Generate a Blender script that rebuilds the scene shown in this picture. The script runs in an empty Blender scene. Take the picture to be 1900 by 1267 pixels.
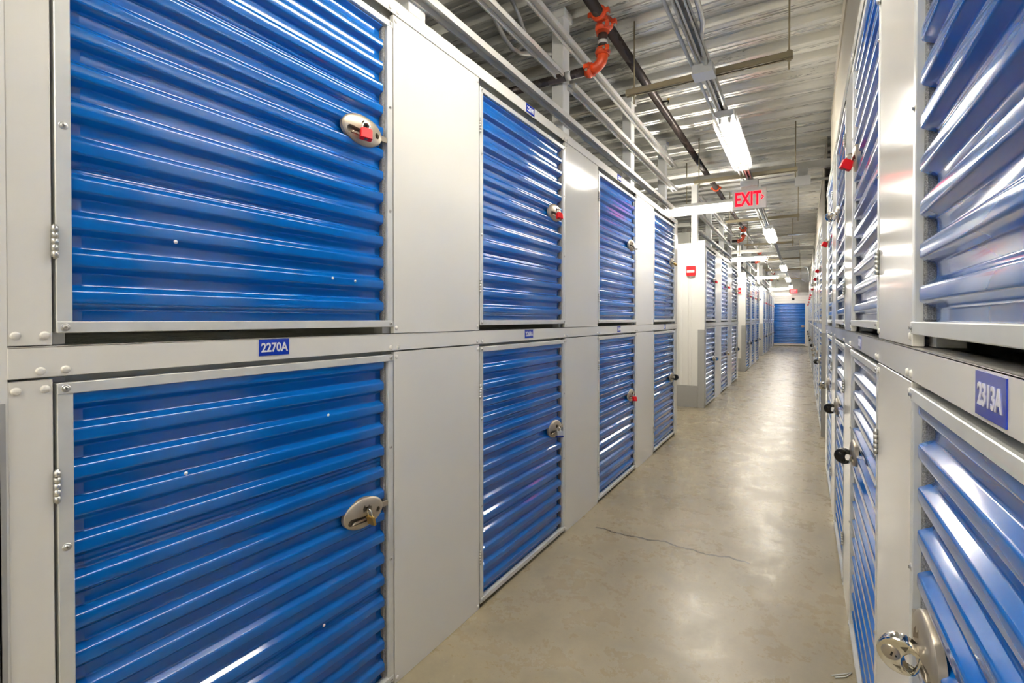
import bpy, bmesh, math, random
from mathutils import Vector, Matrix
random.seed(7)
PI = math.pi
scn = bpy.context.scene
COL = scn.collection

# ------------------------------------------------------------------ camera
CAM_H, YAW, PITCH, FPX = 1.40, math.radians(30.6), math.atan(.0100), 916.0
cam_d = bpy.data.cameras.new('camera')
cam_d.sensor_width = 36.0
cam_d.lens = 36.0 * FPX / 1900.0
cam_d.shift_y = -32.34 / 1900.0
cam_d.clip_start = .02
cam_d.clip_end = 200
cam = bpy.data.objects.new('camera', cam_d)
COL.objects.link(cam)
cam.location = (0, 0, CAM_H)
cam.rotation_euler = (PI / 2 - PITCH, 0, YAW)
scn.camera = cam

# ------------------------------------------------------------------ world and exposure
w = bpy.data.worlds.new('world')
scn.world = w
w.use_nodes = True
w.node_tree.nodes['Background'].inputs[0].default_value = (1, .96, .9, 1)
w.node_tree.nodes['Background'].inputs[1].default_value = .05
vs = scn.view_settings
vs.view_transform = 'Standard'
vs.look = 'None'
vs.gamma = 1.0
vs.use_curve_mapping = False
vs.exposure = 1.34
TUBE_STRENGTH = 62.0
scn.cycles.max_bounces = 8
scn.cycles.diffuse_bounces = 5
scn.cycles.glossy_bounces = 4
scn.cycles.use_light_tree = False
scn.cycles.use_adaptive_sampling = True
scn.cycles.adaptive_threshold = .02
scn.cycles.adaptive_min_samples = 16
scn.cycles.sample_clamp_indirect = 8.0
scn.cycles.caustics_reflective = False
scn.cycles.caustics_refractive = False
scn.cycles.blur_glossy = 0.6

# ------------------------------------------------------------------ materials
def mat(name, col, rough=.5, metal=0.0, coat=0.0, spec=.5, emit=None, estr=0.0):
    m = bpy.data.materials.new(name)
    m.use_nodes = True
    b = m.node_tree.nodes['Principled BSDF']
    b.inputs['Base Color'].default_value = (*col, 1)
    b.inputs['Roughness'].default_value = rough
    b.inputs['Metallic'].default_value = metal
    b.inputs['Coat Weight'].default_value = coat
    b.inputs['Coat Roughness'].default_value = .08
    b.inputs['Specular IOR Level'].default_value = spec
    if emit:
        b.inputs['Emission Color'].default_value = (*emit, 1)
        b.inputs['Emission Strength'].default_value = estr
    return m

def nodes_of(m):
    return m.node_tree.nodes, m.node_tree.links, m.node_tree.nodes['Principled BSDF']

def N(ns, t, **kw):
    n = ns.new(t)
    for k, v in kw.items():
        setattr(n, k, v)
    return n

def ramp(ns, stops, interp='LINEAR'):
    r = ns.new('ShaderNodeValToRGB')
    r.color_ramp.interpolation = interp
    el = r.color_ramp.elements
    el[0].position, el[0].color = stops[0][0], (*stops[0][1], 1)
    el[1].position, el[1].color = stops[-1][0], (*stops[-1][1], 1)
    for p, c in stops[1:-1]:
        e = el.new(p)
        e.color = (*c, 1)
    return r

def g3(v):
    return (v, v, v)

def noise_mat(m, scale, stops, rough=None, bump=0.0, bscale=None, stretch=(1, 1, 1), detail=4):
    """adds noise driven colour, roughness and relief to a material"""
    ns, lk, b = nodes_of(m)
    tc = ns.new('ShaderNodeTexCoord')
    mp = ns.new('ShaderNodeMapping')
    mp.inputs['Scale'].default_value = stretch
    lk.new(tc.outputs['Object'], mp.inputs['Vector'])
    nz = ns.new('ShaderNodeTexNoise')
    nz.inputs['Scale'].default_value = scale
    nz.inputs['Detail'].default_value = detail
    lk.new(mp.outputs['Vector'], nz.inputs['Vector'])
    r = ramp(ns, stops)
    lk.new(nz.outputs['Fac'], r.inputs['Fac'])
    lk.new(r.outputs['Color'], b.inputs['Base Color'])
    if rough:
        mr = ns.new('ShaderNodeMapRange')
        mr.inputs['To Min'].default_value, mr.inputs['To Max'].default_value = rough
        mr.inputs['From Min'].default_value, mr.inputs['From Max'].default_value = .3, .7
        lk.new(nz.outputs['Fac'], mr.inputs['Value'])
        lk.new(mr.outputs['Result'], b.inputs['Roughness'])
    if bump:
        n2 = ns.new('ShaderNodeTexNoise')
        n2.inputs['Scale'].default_value = bscale or scale
        n2.inputs['Detail'].default_value = 3
        lk.new(mp.outputs['Vector'], n2.inputs['Vector'])
        bp = ns.new('ShaderNodeBump')
        bp.inputs['Strength'].default_value = bump
        bp.inputs['Distance'].default_value = .002
        lk.new(n2.outputs['Fac'], bp.inputs['Height'])
        lk.new(bp.outputs['Normal'], b.inputs['Normal'])
    return m

M = {}
M['white'] = noise_mat(mat('white_paint', (.8, .785, .73), .12, spec=.4), 1.3,
                       [(.3, (.79, .775, .725)), (.7, (.82, .805, .755))], (.09, .15), .08, 1.1, (1, 1, .4))
M['white2'] = mat('white_corrugated', (.82, .81, .77), .38)
M['gray_kick'] = mat('gray_guard', (.42, .42, .41), .42, .25)
M['blue'] = noise_mat(mat('blue_paint', (.002, .165, .60), .2, coat=.35, spec=.5), 2.0,
                      [(.3, (.0015, .112, .44)), (.7, (.0015, .123, .47))], (.09, .13), 0, 1.6, (.4, 1, 1))
M['galv'] = noise_mat(mat('galvanised', (.7, .71, .69), .35, .2), 14,
                      [(.35, (.68, .69, .665)), (.65, (.75, .76, .735))], (.28, .42))
M['galv_dark'] = noise_mat(mat('galvanised_sheet', (.5, .5, .47), .4, .5), 6,
                           [(.3, (.42, .42, .39)), (.7, (.56, .56, .52))], (.3, .45))
M['olive'] = mat('yellow_zinc', (.42, .36, .23), .45, .35)
M['felt'] = noise_mat(mat('gray_felt', (.2, .2, .2), .95), 420,
                      [(.3, (.10, .10, .10)), (.7, (.36, .36, .35))], None, .8, 500)
M['felt'].node_tree.nodes['Principled BSDF'].inputs['Roughness'].default_value = .95
M['steel'] = mat('zinc_steel', (.62, .62, .60), .28, .85)
M['chrome'] = mat('polished_steel', (.72, .70, .64), .10, 1.0)
M['nickel'] = mat('satin_nickel', (.46, .405, .32), .34, .65)
M['zinc_dark'] = mat('dark_zinc', (.16, .14, .11), .45, .6)
M['black'] = mat('black_plastic', (.012, .012, .012), .25)
M['dark'] = mat('dark_void', (.02, .018, .015), .8)
M['red'] = mat('red_enamel', (.74, .010, .016), .5, spec=.3)
M['redlock2'] = mat('red_plastic', (.62, .02, .03), .4)
M['brass'] = mat('brass', (.62, .42, .12), .3, .85)
M['bluerub'] = mat('blue_rubber', (.01, .03, .25), .5)
M['orange'] = mat('orange_enamel', (.80, .085, .018), .33, coat=.3)
M['pipe'] = noise_mat(mat('black_pipe', (.07, .055, .05), .35, .3), 9,
                      [(.3, (.035, .03, .03)), (.7, (.11, .085, .075))], (.18, .36), 0, None, (1, .25, 1))
M['pipe_white'] = mat('pipe_white_band', (.8, .79, .76), .5)
M['conduit'] = mat('conduit_steel', (.58, .58, .56), .35, .6)
M['plate_blue'] = mat('sign_blue', (.006, .035, .42), .15, coat=.5)
M['plate_white'] = mat('sign_white', (.85, .85, .88), .35)
M['light_white'] = mat('fixture_white', (.82, .82, .79), .4)
M['tube'] = mat('lamp_tube', (1, 1, 1), .4, emit=(1.0, .935, .825), estr=TUBE_STRENGTH * .8)
M['tube_dim'] = mat('dimmed_lamp_tube', (1, 1, 1), .4, emit=(1.0, .935, .825), estr=TUBE_STRENGTH * .5)  # same tube dimmed so panels beside the nearest light do not overexpose
M['tube_boost'] = mat('boosted_lamp_tube', (1, 1, 1), .4, emit=(1.0, .935, .825), estr=TUBE_STRENGTH * .95)  # same tube boosted for extra fill from cross-aisle and rear lights
M['wire'] = mat('white_wire', (.84, .84, .82), .4)
M['exit_red'] = mat('exit_letters', (.45, .0, .01), .4, spec=.05, emit=(1.0, .002, .008), estr=1.7)
M['exit_glow'] = mat('exit_glow_panel', (.45, .02, .03), .4, emit=(1.0, .02, .03), estr=.55)
M['exit_box'] = mat('exit_housing', (.86, .82, .74), .45)
M['beam'] = noise_mat(mat('weathered_galvanised', (.4, .36, .29), .42, .3), 3, [(.3, (.37, .335, .26)), (.7, (.47, .43, .35))], (.35, .5))
M['plastic_clear'] = mat('pale_plastic', (.7, .7, .66), .25)
M['interior'] = mat('interior_galvanised', (.62, .62, .56), .5, .3)

# corrugated roof deck: bright metal with long streaks and stains
def deck_material():
    m = mat('roof_deck_metal', (.6, .6, .57), .3, .55)
    ns, lk, b = nodes_of(m)
    tc = ns.new('ShaderNodeTexCoord')
    mp = ns.new('ShaderNodeMapping')
    mp.inputs['Scale'].default_value = (.55, 7.5, 1)
    lk.new(tc.outputs['Object'], mp.inputs['Vector'])
    nz = N(ns, 'ShaderNodeTexNoise')
    nz.inputs['Scale'].default_value = 1.7
    nz.inputs['Detail'].default_value = 6
    nz.inputs['Roughness'].default_value = .65
    lk.new(mp.outputs['Vector'], nz.inputs['Vector'])
    r = ramp(ns, [(.28, (.52, .52, .49)), (.5, (.70, .695, .65)), (.72, (.88, .86, .79))])
    lk.new(nz.outputs['Fac'], r.inputs['Fac'])
    mp2 = ns.new('ShaderNodeMapping')
    mp2.inputs['Scale'].default_value = (.35, 3.3, 1)
    mp2.inputs['Location'].default_value = (4, 2, 0)
    lk.new(tc.outputs['Object'], mp2.inputs['Vector'])
    n2 = ns.new('ShaderNodeTexNoise')
    n2.inputs['Scale'].default_value = 1.0
    lk.new(mp2.outputs['Vector'], n2.inputs['Vector'])
    r2 = ramp(ns, [(.66, (0, 0, 0)), (.76, (1, 1, 1))])
    lk.new(n2.outputs['Fac'], r2.inputs['Fac'])
    mx = ns.new('ShaderNodeMixRGB')
    mx.inputs['Color2'].default_value = (.50, .36, .19, 1)
    ml = ns.new('ShaderNodeMath')
    ml.operation = 'MULTIPLY'
    ml.inputs[1].default_value = .55
    lk.new(r2.outputs['Color'], ml.inputs[0])
    lk.new(ml.outputs[0], mx.inputs['Fac'])
    lk.new(r.outputs['Color'], mx.inputs['Color1'])
    lk.new(mx.outputs['Color'], b.inputs['Base Color'])
    mr = ns.new('ShaderNodeMapRange')
    mr.inputs['To Min'].default_value, mr.inputs['To Max'].default_value = .18, .42
    lk.new(nz.outputs['Fac'], mr.inputs['Value'])
    lk.new(mr.outputs['Result'], b.inputs['Roughness'])
    # stamped oval embossments along the pan
    mp3 = ns.new('ShaderNodeMapping')
    mp3.inputs['Scale'].default_value = (9, 26, 1)
    lk.new(tc.outputs['Object'], mp3.inputs['Vector'])
    n3 = ns.new('ShaderNodeTexNoise')
    n3.inputs['Scale'].default_value = .9
    n3.inputs['Detail'].default_value = 1
    lk.new(mp3.outputs['Vector'], n3.inputs['Vector'])
    bp = ns.new('ShaderNodeBump')
    def mth(op, a, c=None):
        x = ns.new('ShaderNodeMath')
        x.operation = op
        for i, v in enumerate((a, c)):
            if v is None:
                continue
            if isinstance(v, (int, float)):
                x.inputs[i].default_value = v
            else:
                lk.new(v, x.inputs[i])
        return x.outputs[0]
    sx = ns.new('ShaderNodeSeparateXYZ')
    lk.new(tc.outputs['Object'], sx.inputs[0])
    yy = mth('DIVIDE', mth('ADD', sx.outputs[1], 4.6), .305)
    ph = mth('FRACT', yy)
    row = mth('FLOOR', yy)
    xx = mth('FRACT', mth('ADD', mth('MULTIPLY', sx.outputs[0], 7.5), mth('MULTIPLY', row, .37)))
    ex = mth('DIVIDE', mth('SUBTRACT', xx, .5), .34)
    def oval(c0, hw):
        ey = mth('DIVIDE', mth('SUBTRACT', ph, c0), hw)
        return mth('LESS_THAN', mth('ADD', mth('MULTIPLY', ex, ex), mth('MULTIPLY', ey, ey)), 1.0)
    dash = mth('MAXIMUM', oval(.63, .024), oval(.33, .018))
    mx2 = ns.new('ShaderNodeMixRGB')
    mx2.inputs['Color2'].default_value = (.20, .195, .18, 1)
    lk.new(mth('MULTIPLY', dash, .8), mx2.inputs['Fac'])
    lk.new(mx.outputs['Color'], mx2.inputs['Color1'])
    lk.new(mx2.outputs['Color'], b.inputs['Base Color'])
    bp.inputs['Strength'].default_value = .35
    bp.inputs['Distance'].default_value = .004
    lk.new(mth('SUBTRACT', n3.outputs['Fac'], mth('MULTIPLY', dash, .6)), bp.inputs['Height'])
    lk.new(bp.outputs['Normal'], b.inputs['Normal'])
    return m
M['deck'] = deck_material()

# sealed concrete: cloudy tan and gray, scuffs, one long crack
def floor_material():
    m = mat('sealed_concrete', (.42, .38, .30), .3, spec=.5)
    ns, lk, b = nodes_of(m)
    tc = ns.new('ShaderNodeTexCoord')
    P = tc.outputs['Object']
    def noise(sc, det=5, rgh=.55, vec=P, dist=0.0):
        n = ns.new('ShaderNodeTexNoise')
        n.inputs['Scale'].default_value = sc
        n.inputs['Detail'].default_value = det
        n.inputs['Roughness'].default_value = rgh
        n.inputs['Distortion'].default_value = dist
        lk.new(vec, n.inputs['Vector'])
        return n
    def mixc(fac, c1, c2, mode='MIX'):
        x = ns.new('ShaderNodeMixRGB')
        x.blend_type = mode
        for s, v in (('Fac', fac), ('Color1', c1), ('Color2', c2)):
            if isinstance(v, (int, float)):
                x.inputs[s].default_value = v
            elif isinstance(v, tuple):
                x.inputs[s].default_value = (*v, 1)
            else:
                lk.new(v, x.inputs[s])
        return x.outputs['Color']
    def math_(op, a, c=None, clamp=False):
        x = ns.new('ShaderNodeMath')
        x.operation = op
        x.use_clamp = clamp
        for i, v in enumerate((a, c)):
            if v is None:
                continue
            if isinstance(v, (int, float)):
                x.inputs[i].default_value = v
            else:
                lk.new(v, x.inputs[i])
        return x.outputs[0]
    n1 = noise(1.1, 6, .6)
    c = ramp(ns, [(.3, (.335, .28, .175)), (.5, (.395, .335, .22)), (.7, (.45, .385, .265))])
    lk.new(n1.outputs['Fac'], c.inputs['Fac'])
    n2 = noise(4.2, 12, .78, P, .2)
    g = ramp(ns, [(.38, g3(0)), (.66, g3(1))])
    lk.new(n2.outputs['Fac'], g.inputs['Fac'])
    col = mixc(math_('MULTIPLY', g.outputs['Color'], .6), c.outputs['Color'], (.265, .24, .18))
    n3 = noise(38, 4, .7)
    s = ramp(ns, [(.62, g3(0)), (.72, g3(1))])
    lk.new(n3.outputs['Fac'], s.inputs['Fac'])
    col = mixc(math_('MULTIPLY', math_('MULTIPLY', s.outputs['Color'], g.outputs['Color']), .5), col, (.52, .45, .32))
    n5 = noise(14, 3, .5)
    sp = ramp(ns, [(.27, g3(1)), (.31, g3(0))])
    lk.new(n5.outputs['Fac'], sp.inputs['Fac'])
    col = mixc(math_('MULTIPLY', sp.outputs['Color'], .30), col, (.20, .18, .14))
    # crack across the aisle
    sx = ns.new('ShaderNodeSeparateXYZ')
    lk.new(P, sx.inputs[0])
    X, Y = sx.outputs[0], sx.outputs[1]
    cx = ns.new('ShaderNodeCombineXYZ')
    lk.new(X, cx.inputs[0])
    n4 = noise(3.2, 8, .62, cx.outputs[0])
    yy = math_('ADD', math_('MULTIPLY', math_('SUBTRACT', n4.outputs['Fac'], .5), .22), 3.125)
    d = math_('ABSOLUTE', math_('SUBTRACT', Y, yy))
    wd = math_('ADD', math_('MULTIPLY', n2.outputs['Fac'], .013), .0022)
    cr = math_('LESS_THAN', d, wd)
    gate = math_('MULTIPLY', math_('LESS_THAN', X, -.26), math_('GREATER_THAN', X, -1.20))
    cr = math_('MULTIPLY', cr, gate)
    col = mixc(math_('MULTIPLY', cr, .9), col, (.035, .028, .02))
    lk.new(col, b.inputs['Base Color'])
    mr = ns.new('ShaderNodeMapRange')
    mr.inputs['From Min'].default_value, mr.inputs['From Max'].default_value = .3, .7
    mr.inputs['To Min'].default_value, mr.inputs['To Max'].default_value = .20, .38
    lk.new(n2.outputs['Fac'], mr.inputs['Value'])
    lk.new(mr.outputs['Result'], b.inputs['Roughness'])
    bp = ns.new('ShaderNodeBump')
    bp.inputs['Strength'].default_value = .12
    bp.inputs['Distance'].default_value = .003
    nb = noise(22, 5, .65)
    lk.new(math_('SUBTRACT', nb.outputs['Fac'], math_('MULTIPLY', cr, 1.5)), bp.inputs['Height'])
    lk.new(bp.outputs['Normal'], b.inputs['Normal'])
    return m
M['floor'] = floor_material()

# ------------------------------------------------------------------ mesh helpers
class MB:
    def __init__(self):
        self.bm = bmesh.new()

    def box(self, x0, x1, y0, y1, z0, z1, bev=0.0, seg=1):
        b2 = bmesh.new()
        bmesh.ops.create_cube(b2, size=1)
        for v in b2.verts:
            v.co = Vector((x0 + (v.co.x + .5) * (x1 - x0), y0 + (v.co.y + .5) * (y1 - y0), z0 + (v.co.z + .5) * (z1 - z0)))
        if bev:
            bmesh.ops.bevel(b2, geom=b2.edges[:], offset=bev, segments=seg, affect='EDGES', profile=.5)
        self.add(b2)
        return self

    def add(self, b2, mtx=None):
        if mtx is not None:
            b2.transform(mtx)
        me = bpy.data.meshes.new('tmp')
        b2.to_mesh(me)
        b2.free()
        self.bm.from_mesh(me)
        bpy.data.meshes.remove(me)
        return self

    def tube(self, pts, r, n=10, cap=True, smooth=True):
        pts = [Vector(p) for p in pts]
        rings = []
        ref = None
        for i, p in enumerate(pts):
            if i == 0:
                t = pts[1] - p
            elif i == len(pts) - 1:
                t = p - pts[i - 1]
            else:
                t = (pts[i + 1] - p).normalized() + (p - pts[i - 1]).normalized()
            t.normalize()
            if ref is None:
                ref = Vector((0, 0, 1)) if abs(t.z) < .9 else Vector((1, 0, 0))
            u = (ref - t * ref.dot(t)).normalized()
            ref = u
            v = t.cross(u)
            rr = r[i] if isinstance(r, (list, tuple)) else r
            rings.append([self.bm.verts.new(p + (u * math.cos(2 * PI * k / n) + v * math.sin(2 * PI * k / n)) * rr) for k in range(n)])
        for a, b in zip(rings, rings[1:]):
            for k in range(n):
                f = self.bm.faces.new((a[k], a[(k + 1) % n], b[(k + 1) % n], b[k]))
                f.smooth = smooth
        if cap:
            self.bm.faces.new(rings[0][::-1])
            self.bm.faces.new(rings[-1])
        return self

    def lathe(self, prof, mtx, n=32):
        """prof: (radius, height) along local z, placed by mtx"""
        rings = []
        for (r, h) in prof:
            if r < 1e-6:
                rings.append([self.bm.verts.new(mtx @ Vector((0, 0, h)))])
            else:
                rings.append([self.bm.verts.new(mtx @ Vector((r * math.cos(2 * PI * k / n), r * math.sin(2 * PI * k / n), h))) for k in range(n)])
        for a, b in zip(rings, rings[1:]):
            for k in range(n):
                k2 = (k + 1) % n
                if len(a) == 1 and len(b) == 1:
                    continue
                if len(a) == 1:
                    f = self.bm.faces.new((a[0], b[k2], b[k]))
                elif len(b) == 1:
                    f = self.bm.faces.new((a[k], a[k2], b[0]))
                else:
                    f = self.bm.faces.new((a[k], a[k2], b[k2], b[k]))
                f.smooth = True
        return self

    def prism(self, poly, mtx, d, bev=0.0, seg=2):
        """poly in local xy, extruded d along local z"""
        b2 = bmesh.new()
        vs_ = [b2.verts.new((x, y, 0)) for x, y in poly]
        f = b2.faces.new(vs_)
        r = bmesh.ops.extrude_face_region(b2, geom=[f])
        for v in r['geom']:
            if isinstance(v, bmesh.types.BMVert):
                v.co.z += d
        if bev:
            ed = [e for e in b2.edges if abs(e.verts[0].co.z - e.verts[1].co.z) < 1e-7]
            bmesh.ops.bevel(b2, geom=ed, offset=bev, segments=seg, affect='EDGES', profile=.5)
        bmesh.ops.recalc_face_normals(b2, faces=b2.faces[:])
        self.add(b2, mtx)
        return self

    def strip(self, prof, axis_pts, smooth=True):
        """sweep an open profile between consecutive point sets: axis_pts list of functions p->Vector"""
        rows = [[self.bm.verts.new(fn(p)) for p in prof] for fn in axis_pts]
        for a, b in zip(rows, rows[1:]):
            for k in range(len(prof) - 1):
                f = self.bm.faces.new((a[k], a[k + 1], b[k + 1], b[k]))
                f.smooth = smooth
        return self

    def mesh(self, name, m=None):
        me = bpy.data.meshes.new(name)
        bmesh.ops.recalc_face_normals(self.bm, faces=self.bm.faces[:])
        self.bm.to_mesh(me)
        self.bm.free()
        for mm in (m if isinstance(m, (list, tuple)) else [m]):
            if mm:
                me.materials.append(mm)
        return me

    def build(self, name, m, parent=None, kind=None):
        return link(name, self.mesh(name, m), parent, kind)

def link(name, me, parent=None, kind=None, loc=None, rot=None):
    o = bpy.data.objects.new(name, me)
    COL.objects.link(o)
    if parent is not None:
        o.parent = parent
    if kind:
        o['kind'] = kind
    if loc is not None:
        o.location = loc
    if rot is not None:
        o.rotation_euler = rot
    return o

def tag(o, label, cat, group=None):
    o['label'] = label
    o['category'] = cat
    if group:
        o['group'] = group
    return o

def empty(name, label, cat, loc=(0, 0, 0), rot=(0, 0, 0), group=None):
    o = bpy.data.objects.new(name, None)
    COL.objects.link(o)
    o.location = loc
    o.rotation_euler = rot
    o.empty_display_size = .05
    return tag(o, label, cat, group)

def dup_tree(src, loc, rot, label, group=None):
    c = src.copy()
    COL.objects.link(c)
    c.location, c.rotation_euler = loc, rot
    c['label'] = label
    if group:
        c['group'] = group
    for ch in src.children:
        d = ch.copy()
        COL.objects.link(d)
        d.parent = c
        for g in ch.children:
            e = g.copy()
            COL.objects.link(e)
            e.parent = d
    return c

def T(x, y, z):
    return Matrix.Translation((x, y, z))
RX = lambda a: Matrix.Rotation(a, 4, 'X')
RY = lambda a: Matrix.Rotation(a, 4, 'Y')
RZ = lambda a: Matrix.Rotation(a, 4, 'Z')

def text_mesh(txt, height, bold=.0, sx=1.0, depth=.0006):
    cu = bpy.data.curves.new('lettering_curve', 'FONT')
    cu.body = txt
    cu.align_x, cu.align_y = 'CENTER', 'CENTER'
    cu.size = height / .70
    cu.offset = bold
    cu.extrude = depth
    cu.resolution_u = 3
    tmp = bpy.data.objects.new('lettering_tmp', cu)
    COL.objects.link(tmp)
    dg = bpy.context.evaluated_depsgraph_get()
    me = bpy.data.meshes.new_from_object(tmp.evaluated_get(dg))
    bpy.data.objects.remove(tmp)
    bpy.data.curves.remove(cu)
    xs = [v.co.x for v in me.vertices]
    ys = [v.co.y for v in me.vertices]
    cx_, cy_ = (min(xs) + max(xs)) / 2, (min(ys) + max(ys)) / 2
    for v in me.vertices:
        v.co.x = (v.co.x - cx_) * sx
        v.co.y -= cy_
    me.name = 'lettering'
    return me

ORD = ['first', 'second', 'third', 'fourth', 'fifth', 'sixth', 'seventh', 'eighth']

# ------------------------------------------------------------------ dimensions
XL, XR = -1.342, .183            # aisle faces of the two locker walls
Z_TOP = 2.608                    # top of lockers
Z_DECK = 3.58
Y_END = 29.7
UP0, UP1 = 1.371, 2.517          # upper door frame
LO0, LO1 = .022, 1.266           # lower door frame
DW = .98

# ------------------------------------------------------------------ shell: floor, roof deck, outer walls
MB().box(-7, 4, -4.5, 33, -.12, 0).build('floor', M['floor'], kind='structure')

def deck():
    b = MB()
    pitch, h = .305, .052
    prof = []
    y = -4.6
    while y < 33:
        for (dy, dz) in ((0, 0), (.014, -.005), (.028, 0), (.062, 0), (.068, .007), (.076, .007), (.082, 0), (.115, 0), (.129, -.005), (.143, 0), (.166, h), (.210, h), (.216, h - .008), (.226, h - .008), (.232, h), (.28, h)):
            prof.append((y + dy, Z_DECK + dz))
        y += pitch
    b.strip(prof, [lambda p: Vector((-7, p[0], p[1])), lambda p: Vector((4, p[0], p[1]))], smooth=False)
    b.box(-7, 4, -4.6, 33, Z_DECK + .08, Z_DECK + .12)
    return b.build('ceiling', M['deck'], kind='structure')
deck()
MB().box(-7, 4, -4.6, -4.5, 0, Z_DECK + .08).build('wall_back', M['white2'], kind='structure')
MB().box(-7.1, -7, -4.6, 33, 0, Z_DECK + .08).build('wall_left', M['galv_dark'], kind='structure')
MB().box(4, 4.1, -4.6, 33, 0, Z_DECK + .08).build('wall_right', M['galv_dark'], kind='structure')

def corrugated_wall(name, x0, x1, y, z0, z1, m, pitch=.19, d=.014, horizontal=False, face=-1):
    """sheet facing -Y (face=-1) with shallow ribs"""
    b = MB()
    prof = []
    a0, a1 = (z0, z1) if horizontal else (x0, x1)
    a = a0
    while a < a1:
        for da, dd in ((0, 0), (.02, -d), (.05, -d), (.07, 0)):
            if a + da <= a1:
                prof.append((a + da, dd))
        a += pitch
    prof.append((a1, 0))
    if horizontal:
        b.strip(prof, [lambda p: Vector((x0, y + p[1], p[0])), lambda p: Vector((x1, y + p[1], p[0]))], smooth=False)
    else:
        b.strip(prof, [lambda p: Vector((p[0], y + p[1], z0)), lambda p: Vector((p[0], y + p[1], z1))], smooth=False)
    b.box(x0, x1, y + .002, y + .02, z0, z1)
    return b.build(name, m, kind='structure')

# ------------------------------------------------------------------ locker doors (local: x along, -y towards the aisle, hinge at x=0 for left wall)
PITCH_R = .081
def rib_profile(z0, z1):
    """(depth, z, valleyness): rounded trapezoid ribs; depth 0 = ridge front, .016 = valley"""
    D = .021
    pts = []
    base = [(D, .000), (D, .025), (0.0, .038), (0.0, .065), (D, .078)]
    raw = [(D, z0 - .002)]
    z = z0 + .004
    k = 0
    while z < z1:
        for i, (d, dz) in enumerate(base[1:]):
            raw.append((d, z + dz))
        if k % 6 == 3:
            raw.append((D, z + .088)); raw.append((D + .0016, z + .0885)); raw.append((D + .0016, z + .0925)); raw.append((D, z + .093))
        z += PITCH_R
        k += 1
    raw = [p for p in raw if p[1] < z1 + .001]
    raw.append((D, z1 + .002))
    out = [raw[0]]
    for a, b_, c in zip(raw, raw[1:], raw[2:]):
        A, B, C = Vector(a), Vector(b_), Vector(c)
        l1, l2 = (A - B).length, (C - B).length
        r = min(.0045, l1 * .42, l2 * .42)
        p0, p1 = B + (A - B).normalized() * r, B + (C - B).normalized() * r
        if r < .0012:
            out.append(tuple(B))
            continue
        for t in (0, .33, .67, 1):
            q = p0 * (1 - t) ** 2 + B * 2 * t * (1 - t) + p1 * t * t
            out.append((q.x, q.y))
    out.append(raw[-1])
    return out

def curtain_mesh(x0, x1, z0, z1, y_front):
    D = .021
    prof = rib_profile(z0, z1)
    b = MB()
    def col(x, extra=0.0, flat=False):
        def fn(p):
            d = p[0]
            if flat:
                d = D + .006
            else:
                d = d + extra * (d / D) ** 2
            return Vector((x, y_front + d, p[1]))
        return fn
    e = .036
    b.strip(prof, [col(x0, 0, True), col(x0 + .012, .006)])
    b.strip(prof, [col(x0 + .012, .006), col(x0 + e, 0)])
    b.strip(prof, [col(x0 + e), col((x0 + x1) / 2), col(x1 - e)])
    b.strip(prof, [col(x1 - e), col(x1 - .012, .006)])
    b.strip(prof, [col(x1 - .012, .006), col(x1, 0, True)])
    return b.mesh('curtain_panel', M['blue'])

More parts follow.
